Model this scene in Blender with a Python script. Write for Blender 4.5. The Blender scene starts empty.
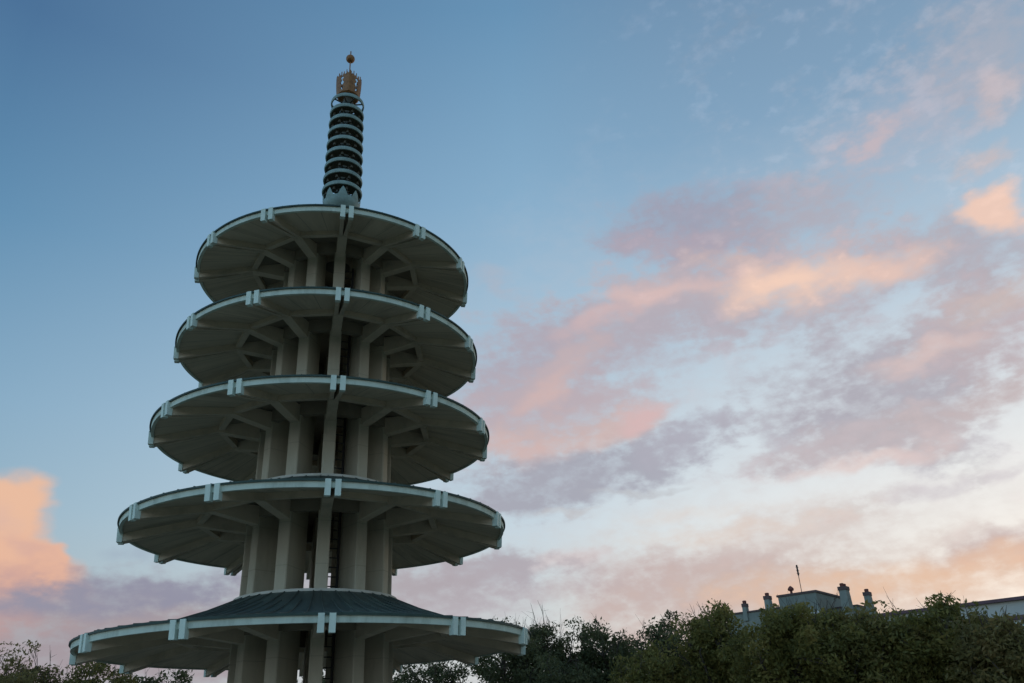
import bpy, math, random
import numpy as np
from mathutils import Vector
random.seed(7)
scene = bpy.context.scene
col = scene.collection

# ------------------------------------------------------------------ helpers
class MB:
    """collects faces, builds ONE mesh object"""
    def __init__(self):
        self.v = []; self.f = []
    def add(self, vs, fs):
        o = len(self.v); self.v += [tuple(a) for a in vs]; self.f += [tuple(i + o for i in f) for f in fs]
    def hexa(self, b, t):
        # b, t : four bottom and four top corners (counter-clockwise seen from above)
        self.add(list(b) + list(t), [(3, 2, 1, 0), (4, 5, 6, 7), (0, 1, 5, 4), (1, 2, 6, 5), (2, 3, 7, 6), (3, 0, 4, 7)])
    def box(self, x0, x1, y0, y1, z0, z1, fr=None):
        b = [(x0, y0, z0), (x1, y0, z0), (x1, y1, z0), (x0, y1, z0)]
        t = [(x, y, z1) for x, y, _ in b]
        if fr: b = [fr(*p) for p in b]; t = [fr(*p) for p in t]
        self.hexa(b, t)
    def lathe(self, prof, n=96, closed=True, a0=0.0, a1=None, c=(0, 0)):
        # prof : list of (r, z), revolved round the vertical through c
        full = a1 is None
        m = n if full else n + 1
        span = 2 * math.pi if full else a1 - a0
        vs = []
        for j in range(m):
            a = a0 + span * j / n
            for r, z in prof:
                vs.append((c[0] + r * math.sin(a), c[1] - r * math.cos(a), z))
        k = len(prof); fs = []
        rng = k if closed else k - 1
        for j in range(n):
            j2 = (j + 1) % m
            for i in range(rng):
                i2 = (i + 1) % k
                fs.append((j * k + i, j2 * k + i, j2 * k + i2, j * k + i2))
        if not full and closed:
            fs.append(tuple(range(k))); fs.append(tuple(reversed([n * k + i for i in range(k)])))
        self.add(vs, fs)
    def tube(self, pts, rad, n=6):
        pts = [Vector(p) for p in pts]
        rads = rad if isinstance(rad, (list, tuple)) else [rad] * len(pts)
        vs = []; fs = []
        for i, p in enumerate(pts):
            d = (pts[min(i + 1, len(pts) - 1)] - pts[max(i - 1, 0)])
            d = d.normalized() if d.length > 1e-9 else Vector((0, 0, 1))
            u = d.cross(Vector((0.31, 0.95, 0.05))).normalized(); w = d.cross(u)
            for j in range(n):
                a = 2 * math.pi * j / n
                vs.append(p + (u * math.cos(a) + w * math.sin(a)) * rads[i])
        for i in range(len(pts) - 1):
            for j in range(n):
                j2 = (j + 1) % n
                fs.append((i * n + j, i * n + j2, (i + 1) * n + j2, (i + 1) * n + j))
        fs.append(tuple(reversed(range(n)))); fs.append(tuple((len(pts) - 1) * n + j for j in range(n)))
        self.add(vs, fs)
    def build(self, name, mat, parent=None, smooth=False, angle=35):
        me = bpy.data.meshes.new(name); me.from_pydata(self.v, [], self.f)
        me.validate(); 
        import bmesh
        bm = bmesh.new(); bm.from_mesh(me); bmesh.ops.recalc_face_normals(bm, faces=bm.faces)
        if smooth:
            lim = math.radians(angle)
            for fc in bm.faces: fc.smooth = True
            for e in bm.edges:
                if len(e.link_faces) == 2 and e.calc_face_angle(0) > lim: e.smooth = False
        bm.to_mesh(me); bm.free()
        me.materials.append(mat)
        o = bpy.data.objects.new(name, me); col.objects.link(o)
        if parent:
            o.parent = parent
            if parent.get('world_built'): o.location = -parent.location
        return o
def empty(name, loc):
    o = bpy.data.objects.new(name, None); o.location = loc; col.objects.link(o); return o
def tag(o, label=None, cat=None, group=None, kind=None):
    for k, v in (('label', label), ('category', cat), ('group', group), ('kind', kind)):
        if v: o[k] = v
    return o
def lin(c):
    return tuple(((x / 255) / 12.92 if x / 255 <= .04045 else ((x / 255 + .055) / 1.055) ** 2.4) for x in c) + (1.0,)

# ------------------------------------------------------------------ materials
def material(name, base, rough=.8, var=.15, scale=2.0, spec=.3, stain=None, stain_amt=0.0, stretch=(1, 1, 1), bump=0.0, metal=0.0, bscale=40, joints=0, polar=0):
    m = bpy.data.materials.new(name); m.use_nodes = True
    nt = m.node_tree; N = nt.nodes; L = nt.links; b = N['Principled BSDF']
    tc = N.new('ShaderNodeTexCoord'); mp = N.new('ShaderNodeMapping'); mp.inputs['Scale'].default_value = stretch
    vec = tc.outputs['Object']
    if polar:                                                     # streaks that run along the slope of a round roof
        sx = N.new('ShaderNodeSeparateXYZ'); L.new(vec, sx.inputs[0])
        ng = N.new('ShaderNodeMath'); ng.operation = 'MULTIPLY'; ng.inputs[1].default_value = -1; L.new(sx.outputs[1], ng.inputs[0])
        at = N.new('ShaderNodeMath'); at.operation = 'ARCTAN2'; L.new(sx.outputs[0], at.inputs[0]); L.new(ng.outputs[0], at.inputs[1])
        sq = N.new('ShaderNodeVectorMath'); sq.operation = 'LENGTH'; L.new(vec, sq.inputs[0])
        am = N.new('ShaderNodeMath'); am.operation = 'MULTIPLY'; am.inputs[1].default_value = 9.0; L.new(at.outputs[0], am.inputs[0])
        rm = N.new('ShaderNodeMath'); rm.operation = 'MULTIPLY'; rm.inputs[1].default_value = .8; L.new(sq.outputs['Value'], rm.inputs[0])
        cx = N.new('ShaderNodeCombineXYZ'); L.new(am.outputs[0], cx.inputs[0]); L.new(rm.outputs[0], cx.inputs[1]); L.new(sx.outputs[2], cx.inputs[2]); vec = cx.outputs[0]
    L.new(vec, mp.inputs[0])
    n1 = N.new('ShaderNodeTexNoise'); n1.inputs['Scale'].default_value = scale; n1.inputs['Detail'].default_value = 7; n1.inputs['Roughness'].default_value = .62
    L.new(mp.outputs[0], n1.inputs['Vector'])
    r = N.new('ShaderNodeMapRange'); r.inputs[1].default_value = .25; r.inputs[2].default_value = .75
    r.inputs[3].default_value = 1 - var; r.inputs[4].default_value = 1 + var
    L.new(n1.outputs[0], r.inputs[0])
    mul = N.new('ShaderNodeVectorMath'); mul.operation = 'SCALE'; mul.inputs[0].default_value = base[:3]
    L.new(r.outputs[0], mul.inputs['Scale'])
    out = mul.outputs[0]
    if stain:
        n2 = N.new('ShaderNodeTexNoise'); n2.inputs['Scale'].default_value = scale * .7; n2.inputs['Detail'].default_value = 9; n2.inputs['Roughness'].default_value = .7
        mp2 = N.new('ShaderNodeMapping'); mp2.inputs['Location'].default_value = (7, 3, 11); mp2.inputs['Scale'].default_value = stretch
        L.new(vec, mp2.inputs[0]); L.new(mp2.outputs[0], n2.inputs['Vector'])
        r2 = N.new('ShaderNodeMapRange'); r2.inputs[1].default_value = .5; r2.inputs[2].default_value = .72; r2.inputs[4].default_value = stain_amt
        L.new(n2.outputs[0], r2.inputs[0])
        mx = N.new('ShaderNodeMix'); mx.data_type = 'RGBA'; L.new(r2.outputs[0], mx.inputs['Factor'])
        L.new(out, mx.inputs[6]); mx.inputs[7].default_value = stain + (1,); out = mx.outputs[2]
    if joints:                                                    # fine formwork lines cast into the concrete
        sz = N.new('ShaderNodeSeparateXYZ'); L.new(tc.outputs['Object'], sz.inputs[0])
        fz = N.new('ShaderNodeMath'); fz.operation = 'MULTIPLY'; fz.inputs[1].default_value = 1 / joints; L.new(sz.outputs[2], fz.inputs[0])
        fr_ = N.new('ShaderNodeMath'); fr_.operation = 'FRACT'; L.new(fz.outputs[0], fr_.inputs[0])
        lt = N.new('ShaderNodeMath'); lt.operation = 'LESS_THAN'; lt.inputs[1].default_value = .022; L.new(fr_.outputs[0], lt.inputs[0])
        ml = N.new('ShaderNodeMath'); ml.operation = 'MULTIPLY'; ml.inputs[1].default_value = .22; L.new(lt.outputs[0], ml.inputs[0])
        mj = N.new('ShaderNodeMix'); mj.data_type = 'RGBA'; L.new(ml.outputs[0], mj.inputs['Factor']); L.new(out, mj.inputs[6]); mj.inputs[7].default_value = (.12, .11, .08, 1); out = mj.outputs[2]
    if polar > 1:                                                 # board joints between the ribs
        fa = N.new('ShaderNodeMath'); fa.operation = 'MULTIPLY_ADD'; fa.inputs[1].default_value = polar / (2 * math.pi); fa.inputs[2].default_value = -.0392 * polar / (2 * math.pi); L.new(at.outputs[0], fa.inputs[0])
        fq = N.new('ShaderNodeMath'); fq.operation = 'FRACT'; L.new(fa.outputs[0], fq.inputs[0])
        lq = N.new('ShaderNodeMath'); lq.operation = 'LESS_THAN'; lq.inputs[1].default_value = .035; L.new(fq.outputs[0], lq.inputs[0])
        mq = N.new('ShaderNodeMath'); mq.operation = 'MULTIPLY'; mq.inputs[1].default_value = .45; L.new(lq.outputs[0], mq.inputs[0])
        mk = N.new('ShaderNodeMix'); mk.data_type = 'RGBA'; L.new(mq.outputs[0], mk.inputs['Factor']); L.new(out, mk.inputs[6]); mk.inputs[7].default_value = (.15, .13, .1, 1); out = mk.outputs[2]
    L.new(out, b.inputs['Base Color'])
    b.inputs['Roughness'].default_value = rough; b.inputs['Specular IOR Level'].default_value = spec; b.inputs['Metallic'].default_value = metal
    if bump:
        n3 = N.new('ShaderNodeTexNoise'); n3.inputs['Scale'].default_value = bscale; n3.inputs['Detail'].default_value = 5
        L.new(tc.outputs['Object'], n3.inputs['Vector'])
        bp = N.new('ShaderNodeBump'); bp.inputs['Strength'].default_value = bump; bp.inputs['Distance'].default_value = .02
        L.new(n3.outputs[0], bp.inputs['Height']); L.new(bp.outputs[0], b.inputs['Normal'])
    return m
M = {}
M['concrete'] = material('cream_painted_concrete', (.48, .44, .34), .85, .10, .9, stain=(.22, .20, .14), stain_amt=.45, stretch=(1.6, 1.6, .35), bump=.25, joints=1.35)
M['soffit'] = material('aged_painted_concrete', (.55, .475, .36), .9, .14, 1.1, stain=(.24, .22, .16), stain_amt=.6, bump=.2)
M['ceiling'] = material('shade_darkened_concrete', (.27, .235, .175), .95, .2, .9, stain=(.12, .11, .09), stain_amt=.6)  # shade of the recess and interior is put into this base colour
M['dark_ring'] = material('added_dark_ground', (.12, .11, .09), .8, .3, 3, bump=.3)  # dark tone chosen to weaken the bounce onto the lowest soffit
M['soffit_board'] = material('streaked_soffit_concrete', (.55, .48, .36), .9, .16, 1.0, stain=(.25, .21, .15), stain_amt=.75, bump=.25, polar=36)
M['fascia'] = material('pale_green_white_paint', (.50, .57, .49), .7, .12, 2.5, stain=(.24, .28, .22), stain_amt=.7, stretch=(1, 1, .3), bump=.1)
M['bracket'] = material('pale_white_paint', (.56, .65, .57), .7, .08, 3, stain=(.3, .36, .33), stain_amt=.4, stretch=(1, 1, .4))
M['copper'] = material('dark_weathered_copper', (.055, .075, .068), .6, .3, 1.6, stain=(.11, .155, .13), stain_amt=.8, spec=.4, bump=.15, polar=1)
M['edge'] = material('green_copper_edge', (.03, .055, .045), .6, .3, 3)
M['patina'] = material('verdigris_copper', (.20, .28, .25), .55, .3, 3.5, stain=(.12, .16, .14), stain_amt=.5, spec=.4)
M['dark_copper'] = material('dark_bronze', (.075, .07, .05), .6, .3, 3)
M['rust'] = material('orange_brown_gilt', (.25, .115, .04), .5, .4, 6, stain=(.12, .06, .03), stain_amt=.6, metal=.2)
M['iron'] = material('black_iron', (.02, .02, .02), .6, .2, 5)
M['curb'] = material('curb_concrete', (.55, .54, .48), .85, .12, 2, stain=(.3, .28, .2), stain_amt=.5)
M['plaza'] = material('plaza_concrete', (.40, .34, .24), .9, .15, .4, bump=.2)
M['ground'] = material('dry_ground', (.2, .18, .11), .95, .3, .05)
M['stucco'] = material('blue_grey_stucco', (.20, .22, .19), .9, .2, .5, stain=(.12, .13, .11), stain_amt=.5)
M['roofing'] = material('dark_roofing', (.10, .07, .065), .9, .2, .5)
M['pot'] = material('dark_red_clay_pot', (.14, .05, .04), .9, .2, 2)
M['pale'] = material('pale_render', (.44, .43, .39), .9, .1, .3, stain=(.35, .36, .34), stain_amt=.5)
M['eave'] = material('maroon_eave', (.12, .07, .08), .8, .2, 1)
M['bark'] = material('bark', (.075, .06, .045), .95, .3, 4, bump=.4, bscale=12)
def glass():
    m = bpy.data.materials.new('window_glass'); m.use_nodes = True
    b = m.node_tree.nodes['Principled BSDF']; b.inputs['Base Color'].default_value = (.03, .04, .05, 1); b.inputs['Roughness'].default_value = .08
    return m
M['glass'] = glass()
def foliage(name, a, b_, c, tr=.25):
    m = bpy.data.materials.new(name); m.use_nodes = True
    nt = m.node_tree; N = nt.nodes; L = nt.links; b = N['Principled BSDF']; out = N['Material Output']
    ge = N.new('ShaderNodeNewGeometry'); ra = N.new('ShaderNodeValToRGB'); e = ra.color_ramp.elements
    e[0].position = 0; e[0].color = a + (1,); e[1].position = 1; e[1].color = c + (1,)
    q = ra.color_ramp.elements.new(.55); q.color = b_ + (1,)
    tc = N.new('ShaderNodeTexCoord'); n = N.new('ShaderNodeTexNoise'); n.inputs['Scale'].default_value = .9; n.inputs['Detail'].default_value = 3
    L.new(tc.outputs['Object'], n.inputs['Vector'])
    mm = N.new('ShaderNodeMath'); mm.operation = 'MULTIPLY_ADD'; mm.inputs[1].default_value = .55
    L.new(ge.outputs['Random Per Island'], mm.inputs[0])
    m2 = N.new('ShaderNodeMapRange'); m2.inputs[1].default_value = .3; m2.inputs[2].default_value = .7; m2.inputs[3].default_value = -.1; m2.inputs[4].default_value = .55
    L.new(n.outputs[0], m2.inputs[0]); L.new(m2.outputs[0], mm.inputs[2]); L.new(mm.outputs[0], ra.inputs[0])
    L.new(ra.outputs[0], b.inputs['Base Color']); b.inputs['Roughness'].default_value = .6; b.inputs['Specular IOR Level'].default_value = .25
    t = N.new('ShaderNodeBsdfTranslucent'); L.new(ra.outputs[0], t.inputs['Color'])
    mx = N.new('ShaderNodeMixShader'); mx.inputs[0].default_value = tr
    L.new(b.outputs[0], mx.inputs[1]); L.new(t.outputs[0], mx.inputs[2]); L.new(mx.outputs[0], out.inputs['Surface'])
    return m
M['leaf_green'] = foliage('olive_green_leaves', (.10, .105, .035), (.20, .185, .05), (.30, .24, .08), .5)
M['leaf_dark'] = foliage('dark_green_leaves', (.065, .078, .035), (.105, .115, .05), (.16, .155, .065), .4)
M['leaf_brown'] = foliage('brown_green_leaves', (.14, .125, .05), (.20, .17, .06), (.27, .19, .075), .5)
M['leaf_yellow'] = foliage('yellow_green_leaves', (.11, .11, .035), (.19, .17, .05), (.26, .20, .08), .45)

# ------------------------------------------------------------------ camera
cam = bpy.data.cameras.new('camera'); co = bpy.data.objects.new('camera', cam); col.objects.link(co)
yaw, pitch, roll = .2467, .4588, -.0486
fw = Vector((math.sin(yaw) * math.cos(pitch), math.cos(yaw) * math.cos(pitch), math.sin(pitch)))
rt = Vector((math.cos(yaw), -math.sin(yaw), 0)); up = rt.cross(fw)
r2 = math.cos(roll) * rt + math.sin(roll) * up; u2 = -math.sin(roll) * rt + math.cos(roll) * up
from mathutils import Matrix
mw = Matrix((r2, u2, -fw)).transposed().to_4x4(); mw.translation = Vector((0, -28.401, 1.7))
co.matrix_world = mw
cam.sensor_width = 36; cam.lens = 36 * 797.0 / 1024; cam.clip_start = .1; cam.clip_end = 6000
scene.camera = co
scene.view_settings.view_transform = 'Standard'; scene.view_settings.look = 'None'
scene.view_settings.exposure = 0; scene.view_settings.gamma = 1; scene.view_settings.use_curve_mapping = False
CLOUDS = [
    (25.2, 26.9, 19.49, 7.79, 13.1, (193, 194, 203), 0.2, 0.9, 0.5),
    (41.3, 18.6, 12.34, 6.93, 4.1, (207, 202, 205), 0.2, 0.9, 0.5),
    (17.4, 19.1, 11.14, 6.34, 10.4, (193, 190, 197), 0.25, 0.9, 0.5),
    (31.6, 9.6, 16.35, 3.78, 0.4, (216, 205, 198), 0.4, 0.8, 0.5),
    (54.3, 37.5, 5.73, 3.48, -5.6, (169, 172, 185), 0.7, 0.7, 0.5),
    (46.5, 35.5, 5.65, 2.41, 13.3, (181, 179, 192), 0.55, 0.8, 0.6),
    (44.6, 35.3, 2.17, 1.04, 18.8, (202, 182, 186), 0.75, 0.75, 0.6),
    (53.3, 35.1, 1.53, 1.2, 36.2, (199, 184, 187), 0.7, 0.7, 0.6),
    (51.0, 31.7, 1.56, 0.85, 3.9, (201, 187, 188), 0.85, 0.75, 0.6),
    (30.3, 32.7, 6.36, 2.76, -9.8, (155, 156, 175), 0.95, 0.6, 0.6),
    (29.2, 31.5, 4.75, 1.39, -9.2, (175, 162, 175), 0.8, 0.6, 0.6),
    (38.0, 32.0, 5.5, 1.87, -0.1, (175, 168, 179), 0.75, 0.7, 0.6),
    (13.4, 30.5, 2.42, 0.74, -24.0, (169, 179, 195), 0.6, 0.8, 0.5),
    (47.6, 26.9, 5.44, 2.38, -12.5, (173, 170, 181), 0.85, 0.7, 0.6),
    (32.3, 27.4, 13.96, 2.62, -1.5, (179, 170, 179), 0.9, 0.6, 0.6),
    (32.2, 28.7, 11.22, 1.66, -1.0, (199, 178, 180), 0.8, 0.75, 0.7),
    (22.8, 26.1, 8.15, 3.22, 14.0, (177, 170, 181), 0.85, 0.7, 0.6),
    (36.2, 27.6, 5.02, 1.29, -4.5, (244, 208, 188), 0.95, 0.85, 0.38),
    (42.7, 27.1, 2.76, 0.91, -3.3, (228, 196, 184), 0.9, 0.85, 0.38),
    (32.8, 29.8, 4.14, 0.55, -18.1, (211, 185, 178), 0.48, 0.85, 0.6),
    (14.6, 24.1, 6.56, 3.28, 23.0, (173, 166, 179), 0.9, 0.6, 0.6),
    (17.8, 23.9, 3.51, 1.1, 31.4, (208, 180, 176), 0.5599999999999999, 0.85, 0.7),
    (16.0, 20.9, 7.61, 2.99, 4.2, (187, 172, 179), 0.85, 0.6, 0.6),
    (16.3, 19.0, 6.38, 1.2, 2.4, (210, 180, 172), 0.6400000000000001, 0.85, 0.8),
    (23.6, 20.0, 1.78, 0.98, 3.7, (201, 182, 182), 0.85, 0.75, 0.7),
    (18.3, 16.3, 9.11, 1.95, 8.5, (163, 164, 177), 0.95, 0.5, 0.6),
    (26.9, 18.2, 3.75, 1.37, 17.3, (171, 170, 183), 0.85, 0.6, 0.7),
    (40.2, 19.2, 8.08, 3.85, 1.0, (171, 168, 179), 0.95, 0.6, 0.7),
    (47.7, 21.6, 4.28, 3.19, -4.9, (187, 172, 177), 0.9, 0.6, 0.6),
    (48.8, 23.2, 2.87, 0.73, 4.4, (211, 190, 180), 0.48, 0.85, 0.7),
    (38.3, 16.6, 7.62, 1.15, 4.5, (192, 180, 184), 0.85, 0.75, 0.7),
    (46.4, 17.5, 4.0, 1.54, 8.3, (195, 180, 181), 0.8, 0.7, 0.7),
    (16.7, 22.5, 2.59, 0.66, 28.2, (214, 182, 176), 0.6, 0.9, 0.38),
    (14.4, 18.7, 3.31, 0.85, -2.7, (210, 180, 176), 0.6, 0.9, 0.38),
    (20.8, 19.0, 2.54, 0.7, 6.6, (212, 184, 178), 0.5, 0.9, 0.38),
    (23.5, 20.0, 1.49, 0.91, 13.2, (214, 182, 182), 0.85, 0.7, 0.38),
    (25.9, 29.0, 4.75, 0.64, -2.2, (222, 190, 184), 0.7, 0.85, 0.38),
    (21.3, 27.5, 3.18, 0.57, 12.5, (214, 184, 182), 0.6, 0.85, 0.38),
    (43.9, 21.0, 3.68, 0.56, 5.1, (218, 194, 190), 0.7, 0.85, 0.38),
    (38.5, 15.1, 4.37, 0.44, 3.0, (222, 200, 196), 0.7, 0.85, 0.38),
    (26.8, 13.1, 4.13, 0.4, 2.2, (228, 212, 200), 0.32000000000000006, 0.9, 0.5),
    (16.8, 10.8, 2.81, 0.53, 2.6, (214, 196, 196), 0.6, 0.85, 0.38),
    (50.3, 28.4, 2.23, 1.16, -4.3, (236, 202, 186), 1.0, 0.5, 0.35),
    (43.4, 13.0, 4.54, 0.42, 0.8, (206, 200, 205), 0.7, 0.75, 0.5),
    (22.9, 14.9, 2.42, 0.27, -4.9, (189, 192, 197), 0.8, 0.6, 0.4),
    (17.0, 14.0, 2.53, 0.27, 1.4, (194, 194, 197), 0.7, 0.6, 0.4),
    (30.5, 10.7, 7.2, 1.79, 3.0, (210, 194, 188), 0.7200000000000001, 0.85, 0.7),
    (28.3, 11.8, 5.37, 0.52, 0.3, (232, 210, 194), 0.36000000000000004, 0.9, 0.5),
    (24.8, 8.2, 8.3, 2.43, -0.3, (194, 176, 176), 0.95, 0.75, 0.6),
    (32.4, 7.4, 12.34, 2.44, 0.9, (204, 180, 170), 0.76, 0.85, 0.6),
    (37.9, 7.6, 8.72, 1.18, 0.0, (232, 190, 158), 0.8, 0.85, 0.45),
    (45.0, 8.9, 4.24, 0.79, 1.5, (188, 166, 166), 0.7200000000000001, 0.85, 0.5),
    (44.8, 8.2, 5.02, 0.73, 1.9, (226, 186, 160), 0.7200000000000001, 0.85, 0.4),
    (12.2, 10.2, 4.06, 1.2, 3.4, (171, 166, 175), 0.95, 0.5, 0.6),
    (8.3, 8.7, 8.17, 2.08, 2.0, (180, 172, 180), 0.9, 0.75, 0.6),
    (0.8, 9.3, 10.5, 1.92, 1.3, (169, 159, 165), 0.7, 0.7, 0.5),
    (-14.4, 6.0, 13.74, 3.46, 1.2, (160, 148, 155), 1.0, 0.5, 0.4),
    (-18.1, 10.4, 3.64, 1.61, -17.5, (222, 176, 156), 1.0, 0.4, 0.16),
    (-19.3, 11.8, 2.87, 2.87, 4.4, (231, 184, 158), 1.0, 0.4, 0.14),
    (-19.2, 13.8, 2.1, 1.76, 5.5, (233, 188, 160), 1.0, 0.4, 0.12),
    (-16.9, 10.7, 1.17, 1.16, 3.2, (231, 182, 156), 1.0, 0.4, 0.16),
    (-17.6, 11.4, 1.73, 0.64, -26.5, (212, 168, 156), 0.6, 0.9, 0.5),
    (-19.3, 12.9, 1.21, 0.66, -16.2, (222, 180, 164), 0.5, 0.9, 0.5),
    (-18.4, 9.7, 2.04, 0.9, 2.9, (202, 158, 150), 0.7, 0.8, 0.5),
    (-18.1, 7.9, 2.94, 1.71, 13.1, (200, 152, 145), 0.6, 0.8, 0.5),
    (-11.6, 9.1, 9.67, 1.2, 4.4, (140, 140, 160), 0.95, 0.6, 0.5),
    (-9.7, 12.0, 3.6, 0.57, 8.5, (150, 165, 185), 0.5, 0.8, 0.5),
]

# ------------------------------------------------------------------ sky
# clouds: azimuth, elevation, half length, half width, tilt (degrees on the sky), colour, opacity, edge softness, raggedness
def build_world():
    w = bpy.data.worlds.new('World'); scene.world = w; w.use_nodes = True
    nt = w.node_tree; N = nt.nodes; L = nt.links
    bg = N['Background']
    tc = N.new('ShaderNodeTexCoord'); D = tc.outputs['Generated']
    nrm = N.new('ShaderNodeVectorMath'); nrm.operation = 'NORMALIZE'; L.new(D, nrm.inputs[0]); D = nrm.outputs[0]
    sp = N.new('ShaderNodeSeparateXYZ'); L.new(D, sp.inputs[0])
    def math_(op, a, b=None, c=None, clamp=False):
        n = N.new('ShaderNodeMath'); n.operation = op; n.use_clamp = clamp
        for i, x in enumerate((a, b, c)):
            if x is None: continue
            if isinstance(x, (int, float)): n.inputs[i].default_value = x
            else: L.new(x, n.inputs[i])
        return n.outputs[0]
    R2D = 180 / math.pi
    az = math_('MULTIPLY', math_('ARCTAN2', sp.outputs[0], sp.outputs[1]), R2D)
    el = math_('MULTIPLY', math_('ARCSINE', sp.outputs[2]), R2D)
    cb = N.new('ShaderNodeCombineXYZ'); L.new(az, cb.inputs[0]); L.new(el, cb.inputs[1])
    # clear sky: three elevation ramps, away from / beside / under the sunset
    def ramp(stops):
        f = math_('DIVIDE', el, 90.0, clamp=True)
        r = N.new('ShaderNodeValToRGB'); e = r.color_ramp.elements
        e[0].position = stops[0][0] / 90; e[0].color = lin(stops[0][1])
        e[1].position = stops[-1][0] / 90; e[1].color = lin(stops[-1][1])
        for s, c in stops[1:-1]:
            q = e.new(s / 90); q.color = lin(c)
        L.new(f, r.inputs[0]); return r.outputs[0]
    left = ramp([(0, (168, 170, 178)), (9, (160, 180, 190)), (14, (143, 175, 195)), (20, (130, 167, 194)), (31, (97, 142, 177)), (43, (76, 114, 153)), (60, (80, 112, 146)), (72, (140, 142, 150)), (90, (168, 164, 166))])
    mid = ramp([(0, (205, 205, 205)), (8, (205, 212, 214)), (13, (200, 216, 226)), (22, (176, 201, 218)), (36, (136, 174, 203)), (49, (103, 146, 181)), (62, (96, 128, 160)), (72, (140, 142, 150)), (90, (168, 164, 166))])
    right = ramp([(0, (255, 232, 200)), (6, (255, 241, 226)), (9, (246, 241, 234)), (13, (238, 238, 236)), (18, (220, 228, 233)), (28, (176, 198, 216)), (39, (130, 162, 190)), (55, (105, 132, 162)), (72, (140, 142, 150)), (90, (168, 164, 166))])  # overhead stops of all three ramps brightened, out of view, to light the tower
    sun_az = 55.0
    dv = N.new('ShaderNodeVectorMath'); dv.operation = 'DOT_PRODUCT'
    hz = N.new('ShaderNodeVectorMath'); hz.operation = 'NORMALIZE'
    ch = N.new('ShaderNodeCombineXYZ'); L.new(sp.outputs[0], ch.inputs[0]); L.new(sp.outputs[1], ch.inputs[1]); L.new(ch.outputs[0], hz.inputs[0])
    L.new(hz.outputs[0], dv.inputs[0]); dv.inputs[1].default_value = (math.sin(math.radians(sun_az)), math.cos(math.radians(sun_az)), 0)
    t = dv.outputs['Value']
    def rng(v, a, b, lo=0, hi=1, smooth=True):
        n = N.new('ShaderNodeMapRange'); n.interpolation_type = 'SMOOTHSTEP' if smooth else 'LINEAR'
        n.inputs[1].default_value = a; n.inputs[2].default_value = b; n.inputs[3].default_value = lo; n.inputs[4].default_value = hi
        L.new(v, n.inputs[0]); return n.outputs[0]
    def mix(f, a, b):
        n = N.new('ShaderNodeMix'); n.data_type = 'RGBA'
        for i, x in ((0, f), (6, a), (7, b)):
            if isinstance(x, (int, float)): n.inputs[i].default_value = x
            elif isinstance(x, tuple): n.inputs[i].default_value = x
            else: L.new(x, n.inputs[i])
        return n.outputs[2]
    base = mix(rng(t, .17, .77, smooth=False), left, mid)
    base = mix(rng(t, .77, .99, smooth=False), base, right)
    # ragged fields shared by all the clouds
    def noise(scale, stretch, det, rough, off):
        mp = N.new('ShaderNodeMapping'); mp.inputs['Scale'].default_value = stretch; mp.inputs['Location'].default_value = off
        mp.inputs['Rotation'].default_value = (0, 0, math.radians(-10))
        L.new(cb.outputs[0], mp.inputs[0])
        n = N.new('ShaderNodeTexNoise'); n.noise_dimensions = '2D'; n.inputs['Scale'].default_value = scale; n.inputs['Detail'].default_value = det; n.inputs['Roughness'].default_value = rough
        L.new(mp.outputs[0], n.inputs['Vector']); return n
    big = noise(.15, (1, 1.9, 1), 6, .52, (3, 5, 0)); fine = noise(.42, (1, 1.9, 1), 7, .56, (13, 2, 0))
    warp = noise(.22, (1, 1.5, 1), 3, .5, (31, 7, 0))
    wv = N.new('ShaderNodeVectorMath'); wv.operation = 'SUBTRACT'; L.new(warp.outputs['Color'], wv.inputs[0]); wv.inputs[1].default_value = (.5, .5, .5)
    ws = N.new('ShaderNodeVectorMath'); ws.operation = 'MULTIPLY'; L.new(wv.outputs[0], ws.inputs[0]); ws.inputs[1].default_value = (4.5, 2.6, 0)
    P = N.new('ShaderNodeVectorMath'); P.operation = 'ADD'; L.new(cb.outputs[0], P.inputs[0]); L.new(ws.outputs[0], P.inputs[1])
    mic = noise(.95, (1, 1.8, 1), 6, .55, (51, 17, 0))
    fb0 = math_('ADD', math_('MULTIPLY', math_('SUBTRACT', big.outputs[0], .5), 2.2), math_('MULTIPLY', math_('SUBTRACT', fine.outputs[0], .5), 1.6))
    fb = math_('ADD', fb0, math_('MULTIPLY', math_('SUBTRACT', mic.outputs[0], .5), .7))
    thick = rng(math_('ADD', fine.outputs[0], math_('MULTIPLY', mic.outputs[0], .5)), .45, .9, .62, 1.0)
    # thin veil of high cloud everywhere towards the sunset
    veil = math_('MULTIPLY', rng(fb, -.1, .9), rng(t, .8, .99, 0, .18))
    c = mix(veil, base, lin((205, 198, 205)))
    shade = rng(fine.outputs[0], .3, .7, .93, 1.07, False)
    for (a, e, lx, ly, rot, colr, op, so, na) in CLOUDS:
        mp = N.new('ShaderNodeMapping'); mp.vector_type = 'TEXTURE'
        mp.inputs['Location'].default_value = (a, e, 0); mp.inputs['Rotation'].default_value = (0, 0, math.radians(rot)); mp.inputs['Scale'].default_value = (lx, ly, 1)
        L.new(P.outputs[0], mp.inputs[0])
        ln = N.new('ShaderNodeVectorMath'); ln.operation = 'LENGTH'; L.new(mp.outputs[0], ln.inputs[0])
        d = math_('MULTIPLY_ADD', fb, -na, ln.outputs['Value'])
        m = math_('MULTIPLY', rng(d, 1 + so * .85, 1 - so * 1.0, 0, op), thick if na >= .4 else 1.0)
        k = tuple(v * .9 + u * .1 for v, u in zip(colr, (190, 190, 198))) if na >= .4 else colr
        c = mix(m, c, lin(k))
    # noise varies the brightness of the veiled sky towards the sunset
    vs = N.new('ShaderNodeVectorMath'); vs.operation = 'SCALE'; L.new(c, vs.inputs[0]); L.new(shade, vs.inputs['Scale'])
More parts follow.
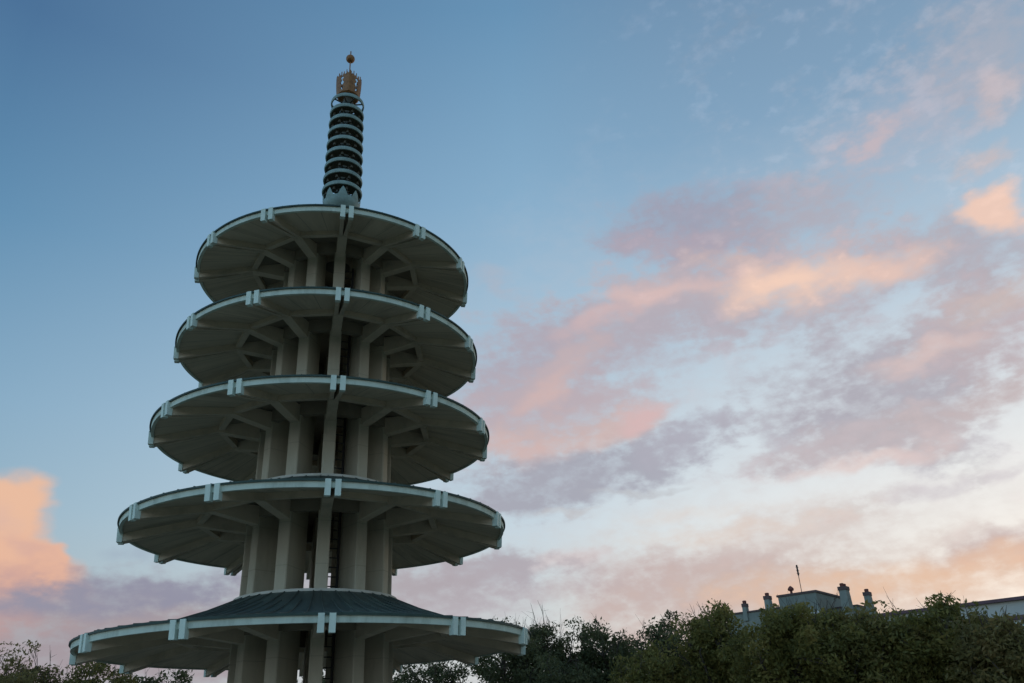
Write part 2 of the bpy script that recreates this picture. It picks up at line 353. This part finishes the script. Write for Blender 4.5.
    fin = mix(rng(veil, 0, .05, 0, .8), c, vs.outputs[0])
    # faint physical sky below it all
    sk = N.new('ShaderNodeTexSky'); sk.sky_type = 'NISHITA'; sk.sun_disc = False; sk.sun_elevation = math.radians(2); sk.sun_rotation = math.radians(sun_az)
    sc_ = N.new('ShaderNodeVectorMath'); sc_.operation = 'SCALE'; L.new(sk.outputs[0], sc_.inputs[0]); sc_.inputs['Scale'].default_value = .004
    ad = N.new('ShaderNodeVectorMath'); ad.operation = 'ADD'
    s2 = N.new('ShaderNodeVectorMath'); s2.operation = 'SCALE'; L.new(fin, s2.inputs[0]); s2.inputs['Scale'].default_value = .995
    L.new(s2.outputs[0], ad.inputs[0]); L.new(sc_.outputs[0], ad.inputs[1])
    # sky opposite the sunset is brightened out of view as added fill light
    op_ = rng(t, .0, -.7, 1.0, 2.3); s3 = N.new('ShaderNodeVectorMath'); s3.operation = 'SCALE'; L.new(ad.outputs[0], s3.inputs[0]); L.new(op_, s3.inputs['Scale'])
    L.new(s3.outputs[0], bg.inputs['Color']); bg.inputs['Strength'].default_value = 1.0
    w.cycles.sampling_method = 'MANUAL'; w.cycles.sample_map_resolution = 256
    sl = bpy.data.lights.new('sun', 'SUN'); sl.energy = .12; sl.angle = math.radians(12); sl.color = (1, .72, .48)
    so_ = bpy.data.objects.new('sun', sl); col.objects.link(so_)
    d = Vector((math.sin(math.radians(sun_az)) * math.cos(math.radians(3)), math.cos(math.radians(sun_az)) * math.cos(math.radians(3)), math.sin(math.radians(3))))
    so_.rotation_euler = d.to_track_quat('Z', 'Y').to_euler()
build_world()

# ------------------------------------------------------------------ pagoda
S = 7.12
PHI = .0392
def Z(u): return S * (u + .4073) + 1.7
ZR = [Z(a) for a in (1.9193, 1.4382, .9804, .5123, 0.)]            # rim heights, top roof first
RR = [S * a - .09 for a in (.7472, .7853, .8376, .901, 1.)]              # rim radii
RK = [S * a for a in (.450, .484, .518, .560, .610)]              # ring beam radii
RC = [S * a for a in (.285, .308, .328, .346, .360)]              # outer radius of the fins under each roof
RISE = [S * a for a in (.21, .15, .15, .185, .185)]
HB = S * .0589
tower = empty('pagoda', (0, 0, 0))
tag(tower, 'tall five-tiered round concrete pagoda with ribbed white eaves and green ringed spire', 'pagoda')
def fr(k):
    a = PHI + k * math.pi / 6; s, c = math.sin(a), math.cos(a)
    return lambda r, t, z: (r * s + t * c, -r * c + t * s, z)
for i in range(5):
    R, zr, rk, rc = RR[i], ZR[i], RK[i], RC[i]
    r_in = (RC[i - 1] + .18) if i else .95
    rise = RISE[i]
    # roof skin: flat towards the rim, steeper towards the drum, thickness underneath
    top = []
    for s in range(15):
        q = s / 14; r = R + .05 + (r_in - R - .05) * q
        top.append((r, zr + .055 + (rise - .055) * (.35 * q + .65 * q ** 2.1)))
    mb = MB()
    prof = top + [(r_in, zr + rise - .16), (rk, zr + .62 * rise - .12), (R - .2, zr + .02), (R + .05, zr + .02)]
    # keep the underside below the skin
    def skin(r):
        q = (R + .05 - r) / (R + .05 - r_in); q = min(max(q, 0), 1)
        return zr + .055 + (rise - .055) * (.35 * q + .65 * q ** 2.1)
    prof = top + [(r_in, skin(r_in) - .12)] + [(R - (R - r_in) * f, skin(R - (R - r_in) * f) - .09) for f in (.75, .5, .25)] + [(R - .3, zr + .02), (R + .05, zr + .025)]
    mb.lathe(prof, 192)
    nseam = int(R * 11)
    for s in range(nseam):                                        # standing seams of the copper sheets
        a = 2 * math.pi * (s + .5) / nseam + random.uniform(-.003, .003)
        sn, cs = math.sin(a), math.cos(a)
        f = lambda r, t, z: (r * sn + t * cs, -r * cs + t * sn, z)
        rs = [R + .04, R * .92, R * .82, R * .7, R * .55, r_in] if s % 2 == 0 else [R + .04, R * .92, R * .82, R * .7, max(R * .5, r_in)]
        for r0, r1 in zip(rs[:-1], rs[1:]):
            if r1 >= r0: continue
            mb.hexa([f(r0, -.014, skin(r0) - .01), f(r0, .014, skin(r0) - .01), f(r1, .014, skin(r1) - .01), f(r1, -.014, skin(r1) - .01)],
                    [f(r0, -.010, skin(r0) + .028), f(r0, .010, skin(r0) + .028), f(r1, .010, skin(r1) + .028), f(r1, -.010, skin(r1) + .028)])
        if s % 8 == 1:                                            # small snow cleat near the rim
            h_ = random.uniform(.03, .08)
            mb.hexa([f(R - .02, -.05, skin(R) - .02), f(R - .02, .05, skin(R) - .02), f(R - .14, .05, skin(R) - .02), f(R - .14, -.05, skin(R) - .02)],
                    [f(R - .04, -.03, skin(R) + h_), f(R - .04, .03, skin(R) + h_), f(R - .12, .03, skin(R) + h_), f(R - .12, -.03, skin(R) + h_)])
    roof = mb.build('roof', M['copper'], tower, True)
    mb = MB(); mb.lathe([(R + .02, zr + .002), (R + .07, zr - .005), (R + .07, zr + .05), (R + .03, zr + .066), (R + .02, zr + .03)], 192); mb.build('roof_edge', M['edge'], roof, True)
    mb = MB(); mb.lathe([(R - .10, zr - .175), (R, zr - .175), (R + .012, zr + .018), (R - .10, zr + .018)], 192); mb.build('fascia', M['fascia'], roof, True)
    # soffit shell, ring beam, recessed ceiling and drum ring
    zs0, zs1 = zr - .13, min(zr + .36 + .01 * i, skin(rk * .95) - .17)
    zb = zr + .16; zc_ = min(skin(rk) - .12, zr + .75)
    mb = MB()
    def so(r): return zs0 + (zs1 - zs0) * (R - .10 - r) / (R - .10 - rk)
    mb.lathe([(R - .101, zs0), (rk * .95, so(rk * .95)), (rk * .95, so(rk * .95) + .06), (R - .101, zs0 + .06)], 192)
    # shallow board joints of the soffit
    mb.build('soffit', M['soffit_board'], roof, True)
    mb = MB()
    mb.lathe([(rk - .10, zb + .05), (rk + .11, zb + .035), (rk + .11, zs1 + .08), (rk - .10, zc_ + .05)], 12, a0=PHI, a1=PHI + 2 * math.pi); mb.build('ring_beam', M['soffit'], roof)
    mb = MB()
    zi = zr + .20
    zc2 = min(skin(rc + .05) - .14, zc_ + .35)
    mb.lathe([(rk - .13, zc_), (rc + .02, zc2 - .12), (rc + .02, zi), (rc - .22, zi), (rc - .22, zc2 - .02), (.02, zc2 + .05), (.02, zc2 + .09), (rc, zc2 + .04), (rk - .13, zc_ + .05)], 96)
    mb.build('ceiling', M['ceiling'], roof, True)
    zj = zr + S * (-.008) + (.05 if i == 0 else 0)
    for k in range(12):
        f = fr(k); mb = MB()
        for sg in (-1, 1):                                        # paired outer beams that close up at the ring
            tr, tk = sg * .14, sg * .08
            w0, w1 = .06, .075
            ztk = zs1 + .07
            mb.hexa([f(R - .09, tr - w0, zr - HB + .02), f(R - .09, tr + w0, zr - HB + .02), f(rk, tk + w1, zb), f(rk, tk - w1, zb)],
                    [f(R - .09, tr - w0, zr - .10), f(R - .09, tr + w0, zr - .10), f(rk, tk + w1, ztk), f(rk, tk - w1, ztk)])
        mb.hexa([f(rk + .02, -.165, zb - .012), f(rk + .02, .165, zb - .012), f(rc - .1, .165, zj), f(rc - .1, -.165, zj)],
                [f(rk + .02, -.165, zb + .36), f(rk + .02, .165, zb + .36), f(rc - .1, .165, zj + .62), f(rc - .1, -.165, zj + .62)])
        mb.build('rib', M['soffit'], roof)
        mb = MB()
        for sg in (-1, 1):
            t0 = sg * .14
            mb.hexa([f(R + .075, t0 - .082, zr - HB), f(R + .075, t0 + .082, zr - HB), f(R - .09, t0 + .082, zr - HB), f(R - .09, t0 - .082, zr - HB)],
                    [f(R + .105, t0 - .082, zr + .045), f(R + .105, t0 + .082, zr + .045), f(R - .09, t0 + .082, zr + .045), f(R - .09, t0 - .082, zr + .045)])
        mb.build('bracket', M['bracket'], roof)
    if i:                                                         # pale curb where the fins leave the roof
        mb = MB(); z0 = skin(r_in)
        mb.lathe([(r_in + .02, z0 - .05), (r_in + .02, z0 + .07), (r_in - .10, z0 + .085), (r_in - .10, z0 - .12)], 144); mb.build('curb', M['curb'], roof, True)
# fins: one continuous blade each, from the ground to the top roof
for k in range(12):
    f = fr(k)
    outer = [(0.0, RC[4])]
    for i in (4, 3, 2, 1, 0):
        r = RC[i]
        outer.append((ZR[i] + .35, r))
        if i: outer.append((ZR[i] + .351, RC[i - 1]))
    outer.append((ZR[0] + .5, RC[0] - .02))
    rin = S * .175
    mb = MB(); hw = .205; ch = .03
    n = len(outer)
    ring = []
    for z, r in outer:
        ring.append([(rin, -hw * .8), (r - ch, -hw), (r, -hw + ch), (r, hw - ch), (r - ch, hw), (rin, hw * .8)])
    vs = []
    for (z, r), sec in zip(outer, ring):
        vs += [f(a, b, z) for a, b in sec]
    fs = [tuple(reversed(range(6))), tuple((n - 1) * 6 + j for j in range(6))]
    for s in range(n - 1):
        for j in range(6):
            j2 = (j + 1) % 6
            fs.append((s * 6 + j, s * 6 + j2, (s + 1) * 6 + j2, (s + 1) * 6 + j))
    mb.add(vs, fs); mb.build('column', M['concrete'], tower)
# access ladder hanging inside, between two fins
f = fr(.42); mb = MB()
for t in (-.17, .17):
    mb.tube([f(S * .235, t, .3), f(S * .235, t, ZR[0] - .2)], .045, 6)
z = .5
while z < ZR[0] - .3:
    mb.tube([f(S * .235, -.17, z), f(S * .235, .17, z)], .02, 5); z += .3
mb.build('ladder', M['iron'], tower)
# base slab
mb = MB(); mb.lathe([(3.4, 0.02), (3.4, .28), (3.3, .32), (.05, .32), (.05, .02)], 96); mb.build('base_slab', M['curb'], tower, True)

# ---- spire
mb = MB()
mb.lathe([(.02, ZR[0] + .6), (.95, ZR[0] + .9), (.92, Z(2.14)), (.50, Z(2.2)), (.36, Z(2.30)), (.25, Z(2.36)), (.02, Z(2.36))], 48, closed=False)
mb.lathe([(.02, Z(2.34)), (.22, Z(2.34)), (.20, Z(3.3)), (.02, Z(3.3))], 24, closed=False)
spire = mb.build('spire', M['dark_copper'], tower, True)
# lotus dish with pointed petals
mb = MB()
mb.lathe([(.34, Z(2.37)), (.50, Z(2.385)), (.68, Z(2.42)), (.76, Z(2.455)), (.74, Z(2.47)), (.5, Z(2.44)), (.2, Z(2.42)), (.2, Z(2.38))], 64)
for k in range(8):
    a0 = PHI + k * math.pi / 4; vs = []
    rows = [(.34, 2.375, .13), (.55, 2.395, .24), (.70, 2.43, .27), (.78, 2.468, .20), (.79, 2.50, .10), (.765, 2.525, .005)]
    for off in (.0, -.035):
        for r, z, w in rows:
            for t in (-1, 0, 1):
                a = a0 + t * w / r * 1.0
                vs.append(((r + off) * math.sin(a), -(r + off) * math.cos(a), Z(z)))
    fs = []; m_ = len(rows) * 3
    for lay in (0, 1):
        for rr in range(len(rows) - 1):
            for cc in range(2):
                q = lay * m_ + rr * 3 + cc; fs.append((q, q + 1, q + 4, q + 3))
    for rr in range(len(rows) - 1):
        for cc in (0, 2):
            q = rr * 3 + cc; fs.append((q, q + 3, q + 3 + m_, q + m_))
    mb.add(vs, fs)
mb.build('lotus_dish', M['patina'], spire, True, 50)
zring = [2.545, 2.632, 2.719, 2.805, 2.892, 2.978, 3.064, 3.150, 3.236]
for j, u in enumerate(zring):
    r = S * (.1165 - .0018 * j * 1.0); h = .17; z = Z(u); mb = MB()
    if j < 8:
        mb.lathe([(r - .05, z - h / 2), (r, z - h / 2), (r + .02, z), (r, z + h / 2), (r - .05, z + h / 2)], 56)
    else:
        mb.lathe([(r - .05, z - h / 2), (r, z - h / 2), (r + .02, z), (r, z + h / 2), (r - .05, z + h / 2)], 56)
    mb.build('spire_ring', M['patina'], spire, True)
    mb = MB()
    if j < 8: mb.lathe([(.40, z - .035), (r - .052, z - .035), (r - .052, z + .035), (.40, z + .035)], 48)
    for s in range(8):
        a = s * math.pi / 4 + .25 + j * .13
        mb.tube([(.19 * math.sin(a), -.19 * math.cos(a), z), ((r - .03) * math.sin(a), -(r - .03) * math.cos(a), z)], .035, 6)
        if j < 8:
            q = r - .16                                           # small wind bell under each spoke
            mb.tube([(q * math.sin(a), -q * math.cos(a), z - .04), (q * math.sin(a), -q * math.cos(a), z - .14), (q * math.sin(a), -q * math.cos(a), z - .26)], [.015, .05, .07], 7)
    mb.lathe([(.205, z - .1), (.27, z - .07), (.27, z + .07), (.205, z + .1)], 24)
    mb.build('spoke_wheel', M['dark_copper'], spire, True)
# crown of flames: curved pierced plates round the mast with a jagged top edge
def crown():
    r0 = S * .0675; nseg = 96; zA, zB = Z(3.30), Z(3.475); rows = 26; vs = []; keep = set()
    H = zB - zA
    topz = []
    for j in range(nseg):
        a = j / nseg * 4; g = a - math.floor(a)                    # four plates
        tooth = abs(((g * 5) % 1) - .5) * 2
        topz.append(.76 + .04 * abs(g - .5) * 2 + .26 * tooth * (.6 + .4 * math.sin(j * 2.7)))
    mb = MB()
    for j in range(nseg):
        a = j / nseg * 4; g = a - math.floor(a)
        for i in range(rows):
            h0 = i / rows; h1 = (i + 1) / rows
            if h0 >= topz[j]: continue
            # three stacked openings in each plate
            hole = any(abs(g + .5 / (nseg / 4) - .5) / .16 + abs((h0 + h1) / 2 - hc) / hh < 1 for hc, hh in ((.22, .13), (.45, .16), (.66, .10)))
            if hole: continue
            h1 = min(h1, topz[j])
            def P(jj, h, off):
                a_ = 2 * math.pi * jj / nseg + .05
                flare = r0 * (1 + .04 * math.sin(h * 3.0) + .10 * h) + off
                sq = 1.08 / (abs(math.cos(a_)) ** 1.3 + abs(math.sin(a_)) ** 1.3) ** (1 / 1.3)
                return (flare * sq * math.sin(a_), -flare * sq * math.cos(a_), zA + h * H)
            b = [P(j, h0, 0), P(j + 1, h0, 0), P(j + 1, h0, -.035), P(j, h0, -.035)]
            t = [P(j, h1, 0), P(j + 1, h1, 0), P(j + 1, h1, -.035), P(j, h1, -.035)]
            mb.hexa(b, t)
    mb.lathe([(.03, zA - .02), (r0 * .9, zA - .05), (r0 * 1.02, zA - .004), (r0 * .8, zA + .03), (.03, zA + .03)], 40)
    return mb
cm = crown(); cr_ = cm.build('crown', M['rust'], spire)
mb = MB(); mb.tube([(0, 0, Z(3.28)), (0, 0, Z(3.705))], .028, 8)
mb.tube([(0, 0, Z(3.49)), (0, 0, Z(3.505)), (0, 0, Z(3.52))], [.06, .085, .04], 12); mb.build('finial_rod', M['rust'], spire)
mb = MB()
br = S * .0285; mb.lathe([(max(br * math.cos(t), .001), Z(3.638) + br * math.sin(t)) for t in [(-90 + 9 * q) * math.pi / 180 for q in range(21)]], 32, closed=False)
mb.build('finial_ball', M['rust'], spire, True)

# ------------------------------------------------------------------ ground
mb = MB(); mb.add([(-3000, -3000, 0), (3000, -3000, 0), (3000, 3000, 0), (-3000, 3000, 0)], [(0, 1, 2, 3)]); tag(mb.build('ground', M['ground']), kind='structure')
mb = MB(); mb.lathe([(.5, .004), (33, .004), (33.2, .004)], 128, closed=False); mb.add([(.5 * math.sin(t * math.pi / 8), -.5 * math.cos(t * math.pi / 8), .004) for t in range(16)], [tuple(range(16))])
tag(mb.build('plaza', M['plaza']), kind='structure')

mb = MB(); mb.lathe([(3.3, .012), (10.5, .012), (10.6, .006)], 96, closed=False); tag(mb.build('added_dark_ring', M['dark_ring']), kind='structure')  # unseen dark ring added to cut bounce light under the lowest roof
# ------------------------------------------------------------------ trees
def leaf_mesh(name, centres, per, sig, size, rng, mat, parent, origin):
    n = len(centres) * per
    c = np.repeat(np.asarray(centres), per, 0)
    g = rng.normal(size=(n, 3)); g *= np.minimum(1, 1.75 / np.maximum(np.linalg.norm(g, axis=1, keepdims=True), 1e-6)) ** .8; g *= (sig * rng.uniform(.6, 1.3, (len(centres), 1)).repeat(per, 0))
    g[:, 2] *= .75
    p = c + g
    # random orientation, drooping a little
    nrm = rng.normal(size=(n, 3)); nrm[:, 2] += .5; nrm /= np.linalg.norm(nrm, axis=1, keepdims=True)
    u = np.cross(nrm, rng.normal(size=(n, 3))); u /= np.linalg.norm(u, axis=1, keepdims=True); v = np.cross(nrm, u)
    s = size * rng.uniform(.55, 1.4, (n, 1)) * rng.uniform(.8, 1.15, (len(centres), 1)).repeat(per, 0); wv = s * rng.uniform(.32, .5, (n, 1))
    q = np.stack([p - u * s, p - v * wv + nrm * s * .12, p + u * s, p + v * wv + nrm * s * .12], 1).reshape(-1, 3)
    me = bpy.data.meshes.new(name); me.vertices.add(n * 4); me.vertices.foreach_set('co', q.astype(np.float32).ravel())
    me.loops.add(n * 4); me.loops.foreach_set('vertex_index', np.arange(n * 4, dtype=np.int32))
    me.polygons.add(n); me.polygons.foreach_set('loop_start', np.arange(0, n * 4, 4, dtype=np.int32)); me.polygons.foreach_set('loop_total', np.full(n, 4, np.int32))
    me.update(); me.validate(); me.materials.append(mat)
    o = bpy.data.objects.new(name, me); col.objects.link(o); o.parent = parent; return o
def tree(x, y, H, R, mat, label, seed, clumps=110, per=150, leaf=.10, sig=.30, low=.22, twigs=22, open_=0.0, flat=1.0, spray=0):
    rng = np.random.default_rng(seed)
    root = empty('tree', (x, y, 0)); tag(root, label, 'tree', None)
    zc = H * (low + (1 - low) / 2); hz = H * (1 - low) / 2
    # uneven crown: a few lobes, clumps on and inside them
    lobes = [(np.array([rng.uniform(-.45, .45) * R, rng.uniform(-.45, .45) * R, zc + rng.uniform(-.35, .42) * hz]), rng.uniform(.45, .72)) for _ in range(7)]
    lobes.append((np.array([0, 0, zc + .25 * hz]), .75)); lobes.append((np.array([0, 0, zc - .3 * hz]), .8))
    cs = []
    while len(cs) < clumps:
        l, s = lobes[rng.integers(len(lobes))]
        d = rng.normal(size=3); d /= np.linalg.norm(d)
        rad = rng.uniform(.45, 1.0) ** .6
        p = l + d * rad * s * np.array([R, R, hz * flat])
        if p[2] < H * low * .8 or p[2] > H - sig * .6: continue
        cs.append(p)
    if spray:
        pass
    mb = MB()
    lean = rng.uniform(-.25, .25, 2)
    tw = [(0, 0, -.05), (lean[0] * .3, lean[1] * .3, H * .18), (lean[0], lean[1], H * .42), (lean[0] * 1.5, lean[1] * 1.2, H * .72)]
    r0 = .10 + .018 * H
    mb.tube(tw, [r0 * 1.35, r0, r0 * .7, r0 * .28], 10)
    nl = 9; tips = []
    for b in range(nl):
        a = b * 2.4 + rng.uniform(-.3, .3); h0 = H * rng.uniform(.2, .5)
        st = np.array([lean[0] * h0 / (H * .42), lean[1] * h0 / (H * .42), h0]) if h0 < H * .42 else np.array([lean[0] * 1.2, lean[1] * 1.1, h0])
        en = np.array([math.cos(a) * R * rng.uniform(.5, .75), math.sin(a) * R * rng.uniform(.5, .75), min(h0 + H * rng.uniform(.18, .4), H * .88)])
        md = (st + en) / 2 + np.array([0, 0, .25]) + rng.normal(size=3) * .12
        mb.tube([st, md, en], [r0 * .45, r0 * .28, r0 * .12], 6); tips += [md, en]
    for c in cs[::2]:
        t = min(tips, key=lambda q: np.linalg.norm(q - c))
        m = (t + c) / 2 + rng.normal(size=3) * .1
        mb.tube([t, m, c], [.03, .018, .008], 4)
    hi = sorted(cs, key=lambda q: -q[2])[:max(twigs * 2, 1)]
    for w in range(twigs):                                        # bare twigs that stick out of the top
        c = hi[rng.integers(len(hi))]
        d = np.array([rng.uniform(-.5, .5), rng.uniform(-.5, .5), 1.0]); d /= np.linalg.norm(d)
        ln = rng.uniform(.5, 1.1) * (1.6 if spray else 1)
        e = c + d * ln + rng.normal(size=3) * .08
        mb.tube([c, (c + e) / 2 + rng.normal(size=3) * .04, e], [.018, .012, .005], 4)
        for s in range(3):
            q = c + (e - c) * rng.uniform(.3, .8); d2 = d + rng.normal(size=3) * .45
            mb.tube([q, q + d2 * ln * .4], [.009, .004], 3)
    mb.build('trunk', M['bark'], root)
    leaf_mesh('crown', cs, per, sig, leaf, rng, mat, root, None)
    return root
G, DK, BR, YL = M['leaf_green'], M['leaf_dark'], M['leaf_brown'], M['leaf_yellow']
T = [
 # x, y, height, radius, leaves, label, options
 (16.6, 5.7, 6.6, 1.8, G, 'leafy green tree whose top rises just left of the chimneyed house', dict(clumps=150)),
 (17.9, 1.4, 5.75, 2.6, G, 'olive green tree in front of the chimneyed house, under its aerial', dict(clumps=170)),
 (20.6, 1.0, 5.8, 2.5, YL, 'yellowish green tree in front of the right end of the chimneyed house', dict(clumps=170)),
 (23.1, -.8, 5.75, 2.6, G, 'olive tree peaking in the gap between chimneyed house and long pale building', dict(clumps=170)),
 (22.9, -4.4, 4.75, 2.3, BR, 'brownish green tree in front of the long pale building at the right edge', dict(clumps=170)),
 (26.2, -5.2, 4.7, 2.2, G, 'green tree cut off by the right edge of the photo', dict(clumps=120)),
 (17.9, 12.0, 7.05, 2.6, DK, 'dark tree with a ragged see-through top, two crowns left of the chimneyed house', dict(clumps=150, per=105)),
 (15.1, 15.0, 7.35, 2.7, DK, 'dark dense tree to the right of the bare twiggy one', dict(clumps=150, per=125)),
 (12.3, 16.9, 7.2, 2.7, DK, 'dark tree with long bare twigs sticking up out of its crown', dict(clumps=180, per=120, twigs=40, spray=1)),
 (9.6, 14.9, 7.45, 2.6, DK, 'dark thin-leaved tree touching the right tip of the lowest eave', dict(clumps=110, per=80, twigs=26)),
 (6.2, 19.2, 6.4, 2.8, DK, 'dark sparse tree under the right half of the lowest eave', dict(clumps=130, per=75)),
 (1.4, 19.6, 5.9, 2.4, DK, 'dark tree glimpsed between the pagoda columns', dict(clumps=90, per=60)),
 (-7.4, 17.0, 5.4, 2.2, DK, 'dark low tree under the left half of the lowest eave', dict(clumps=120, per=110)),
 (-9.4, 11.4, 5.35, 2.2, YL, 'yellow-brown low tree under the left tip of the lowest eave', dict(clumps=120, per=120)),
 (-12.2, 11.4, 6.1, 2.1, BR, 'brownish thin-leaved tree rising at the left, nearest the lowest eave', dict(clumps=140, per=75, leaf=.085, twigs=30)),
 (-14.6, 9.1, 5.9, 2.0, BR, 'brownish tree cut off by the left edge of the photo', dict(clumps=140, per=75, leaf=.085, twigs=20)),
 (-11.4, 8.2, 4.75, 2.4, BR, 'low brown-green tree filling the bottom left corner of the photo', dict(clumps=130, per=120)),
 (22.0, -.1, 5.55, 2.1, G, 'small olive tree between the yellowish tree and the peaked olive one', dict(clumps=120)),
 # second row that closes the hedge
 (14.6, 7.5, 5.0, 2.4, G, 'low dark green tree in the front row, below the ragged see-through crown', dict(clumps=150)),
 (11.4, 11.0, 4.9, 2.3, DK, 'low dark tree in the front row, right of the lowest eave', dict(clumps=140)),
 (8.0, 10.4, 3.9, 1.8, DK, 'low bushy dark tree at the foot of the frame under the right eave tip', dict(clumps=90, per=110)),
]
for i, (x, y, H, R, mt, lb, kw) in enumerate(T):
    tree(x, y, H, R, mt, lb, 100 + i, **kw)

# ------------------------------------------------------------------ house with chimneys
C0 = Vector((61.6, 65.0)); Ld = Vector((-.6, .8)); Rd = Vector((.8, .6))
def hf(a, b, z):      # a metres along the right-hand wall, b metres along the left-hand wall
    p = C0 + Rd * a + Ld * b
    return (p.x, p.y, z)
house = empty('house', (C0.x, C0.y, 0)); house['world_built'] = 1; tag(house, 'distant blue-grey house with stepped parapet and several chimneys above the trees', 'house')
mb = MB(); mb.box(0, 11, 0, 5.0, 0, 16.35, hf); wall = mb.build('wall', M['stucco'], house)
mb = MB(); mb.box(.3, 10, 5.0, 12.5, 0, 15.0, hf); mb.box(5.5, 9.4, -3.0, 0, 0, 14.7, hf); mb.build('wing', M['stucco'], house)
mb = MB(); mb.box(-.15, 11.15, -.15, 5.15, 16.35, 16.6, hf); mb.box(.15, 10.1, 5.15, 12.65, 15.0, 15.2, hf); mb.box(5.4, 9.5, -3.1, -.15, 14.7, 14.9, hf)
mb.build('parapet', M['roofing'], house)
def chimney(x, y, z0, z1, w, pots):
    z1 -= .1
    mb = MB(); c, s = Ld.x, Ld.y
    f = lambda a, b, z: (x + Rd.x * a + Ld.x * b, y + Rd.y * a + Ld.y * b, z)
    ww = w * .62
    mb.hexa([f(-ww, -w * .4, z0), f(ww, -w * .4, z0), f(ww, w * .4, z0), f(-ww, w * .4, z0)], [f(-w / 2, -w * .35, z1 - .5), f(w / 2, -w * .35, z1 - .5), f(w / 2, w * .35, z1 - .5), f(-w / 2, w * .35, z1 - .5)])
    ch = mb.build('chimney', M['stucco'], house)
    mb = MB(); mb.box(-w * .56, w * .56, -w * .42, w * .42, z1 - .75, z1 - .3, f); mb.build('cap', M['roofing'], ch)
    for p in range(pots):
        px = (p - (pots - 1) / 2) * w * .62
        q = f(px, 0, 0); mb = MB(); mb.lathe([(.24, z1 - .3), (.27, z1 + .05), (.19, z1 + .1), (.17, z1 - .28)], 12, c=(q[0], q[1])); mb.build('pot', M['pot'], ch)
chimney(55.99, 73.19, 14.0, 16.6, .75, 1)
chimney(56.63, 68.23, 14.0, 16.8, .9, 1)
chimney(65.04, 64.0, 13.0, 17.2, 1.25, 2)
chimney(67.75, 63.28, 12.5, 16.4, .95, 1)
mb = MB(); mb.lathe([(.16, 16.55), (.16, 16.95), (.34, 17.0), (.40, 17.2), (.28, 17.4), (.05, 17.6)], 14, closed=False, c=(60.0, 67.9)); mb.build('roof_vent', M['pot'], house, True)
mb = MB(); mb.tube([(60.29, 65.99, 16.5), (60.30, 65.97, 19.9)], .045, 6); mb.tube([(60.30, 65.97, 18.6), (60.30, 65.97, 19.9)], .11, 6)
for dz in (18.8, 19.2, 19.6): mb.tube([(60.0, 65.8, dz), (60.6, 66.14, dz + .05)], .035, 5)
mb.build('antenna', M['iron'], house)
mb = MB()      # pale gable of the lower annexe in front
g = lambda a, b, z: (54.2 + Rd.x * a + Ld.x * b, 55.6 + Rd.y * a + Ld.y * b, z)
mb.hexa([g(-1.2, -1, 0), g(1.2, -1, 0), g(1.2, 2, 0), g(-1.2, 2, 0)], [g(-1.2, -1, 12.0), g(1.2, -1, 12.0), g(1.2, 2, 12.0), g(-1.2, 2, 12.0)])
mb.add([g(-1.3, -1.1, 12.0), g(1.3, -1.1, 12.0), g(0, -1.1, 12.75), g(-1.3, 2.1, 12.0), g(1.3, 2.1, 12.0), g(0, 2.1, 12.75)], [(0, 1, 2), (3, 5, 4), (0, 2, 5, 3), (1, 4, 5, 2), (0, 3, 4, 1)])
an = mb.build('annexe', M['pale'], None)
tag(an, 'small pale gabled roof glimpsed among leaves below the chimneyed house', 'building')

# ------------------------------------------------------------------ long pale building
P0 = Vector((46.4, 40.3)); dR = Vector((55.28 + .3 - 48.54, 27.14 - 36.85)).normalized(); dB = Vector((-dR.y, dR.x))
def lf(a, b, z):
    p = P0 + dR * a + dB * b; return (p.x, p.y, z)
lb = empty('long_building', (P0.x, P0.y, 0)); lb['world_built'] = 1; tag(lb, 'long pale flat-roofed building with a dark roof edge at the right edge', 'building')
mb = MB(); mb.box(0, 38, 0, 12, 0, 9.75, lf); mb.build('wall', M['pale'], lb)
mb = MB(); mb.box(-.2, 38.2, -.35, 12.2, 9.75, 10.0, lf); mb.build('roof', M['eave'], lb)
mb = MB(); mb.box(0, 38, -.22, -.002, 8.3, 8.62, lf); mb.build('ledge', M['eave'], lb)
for s in range(12):
    a0 = 1.2 + s * 3.05
    mb = MB(); mb.box(a0, a0 + 1.7, -.05, .02, 6.5, 8.0, lf); w_ = mb.build('window', M['glass'], lb)
    mb = MB()
    for q0, q1, z0, z1 in ((-.1, 0, 6.4, 8.1), (1.7, 1.8, 6.4, 8.1), (.8, .9, 6.5, 8.0)): mb.box(a0 + q0, a0 + q1, -.09, -.053, z0, z1, lf)
    mb.box(a0, a0 + 1.7, -.09, -.053, 8.0, 8.1, lf); mb.box(a0, a0 + 1.7, -.12, -.053, 6.4, 6.5, lf)
    mb.build('frame', M['bracket'], w_)

for o_ in (house, lb): del o_['world_built']
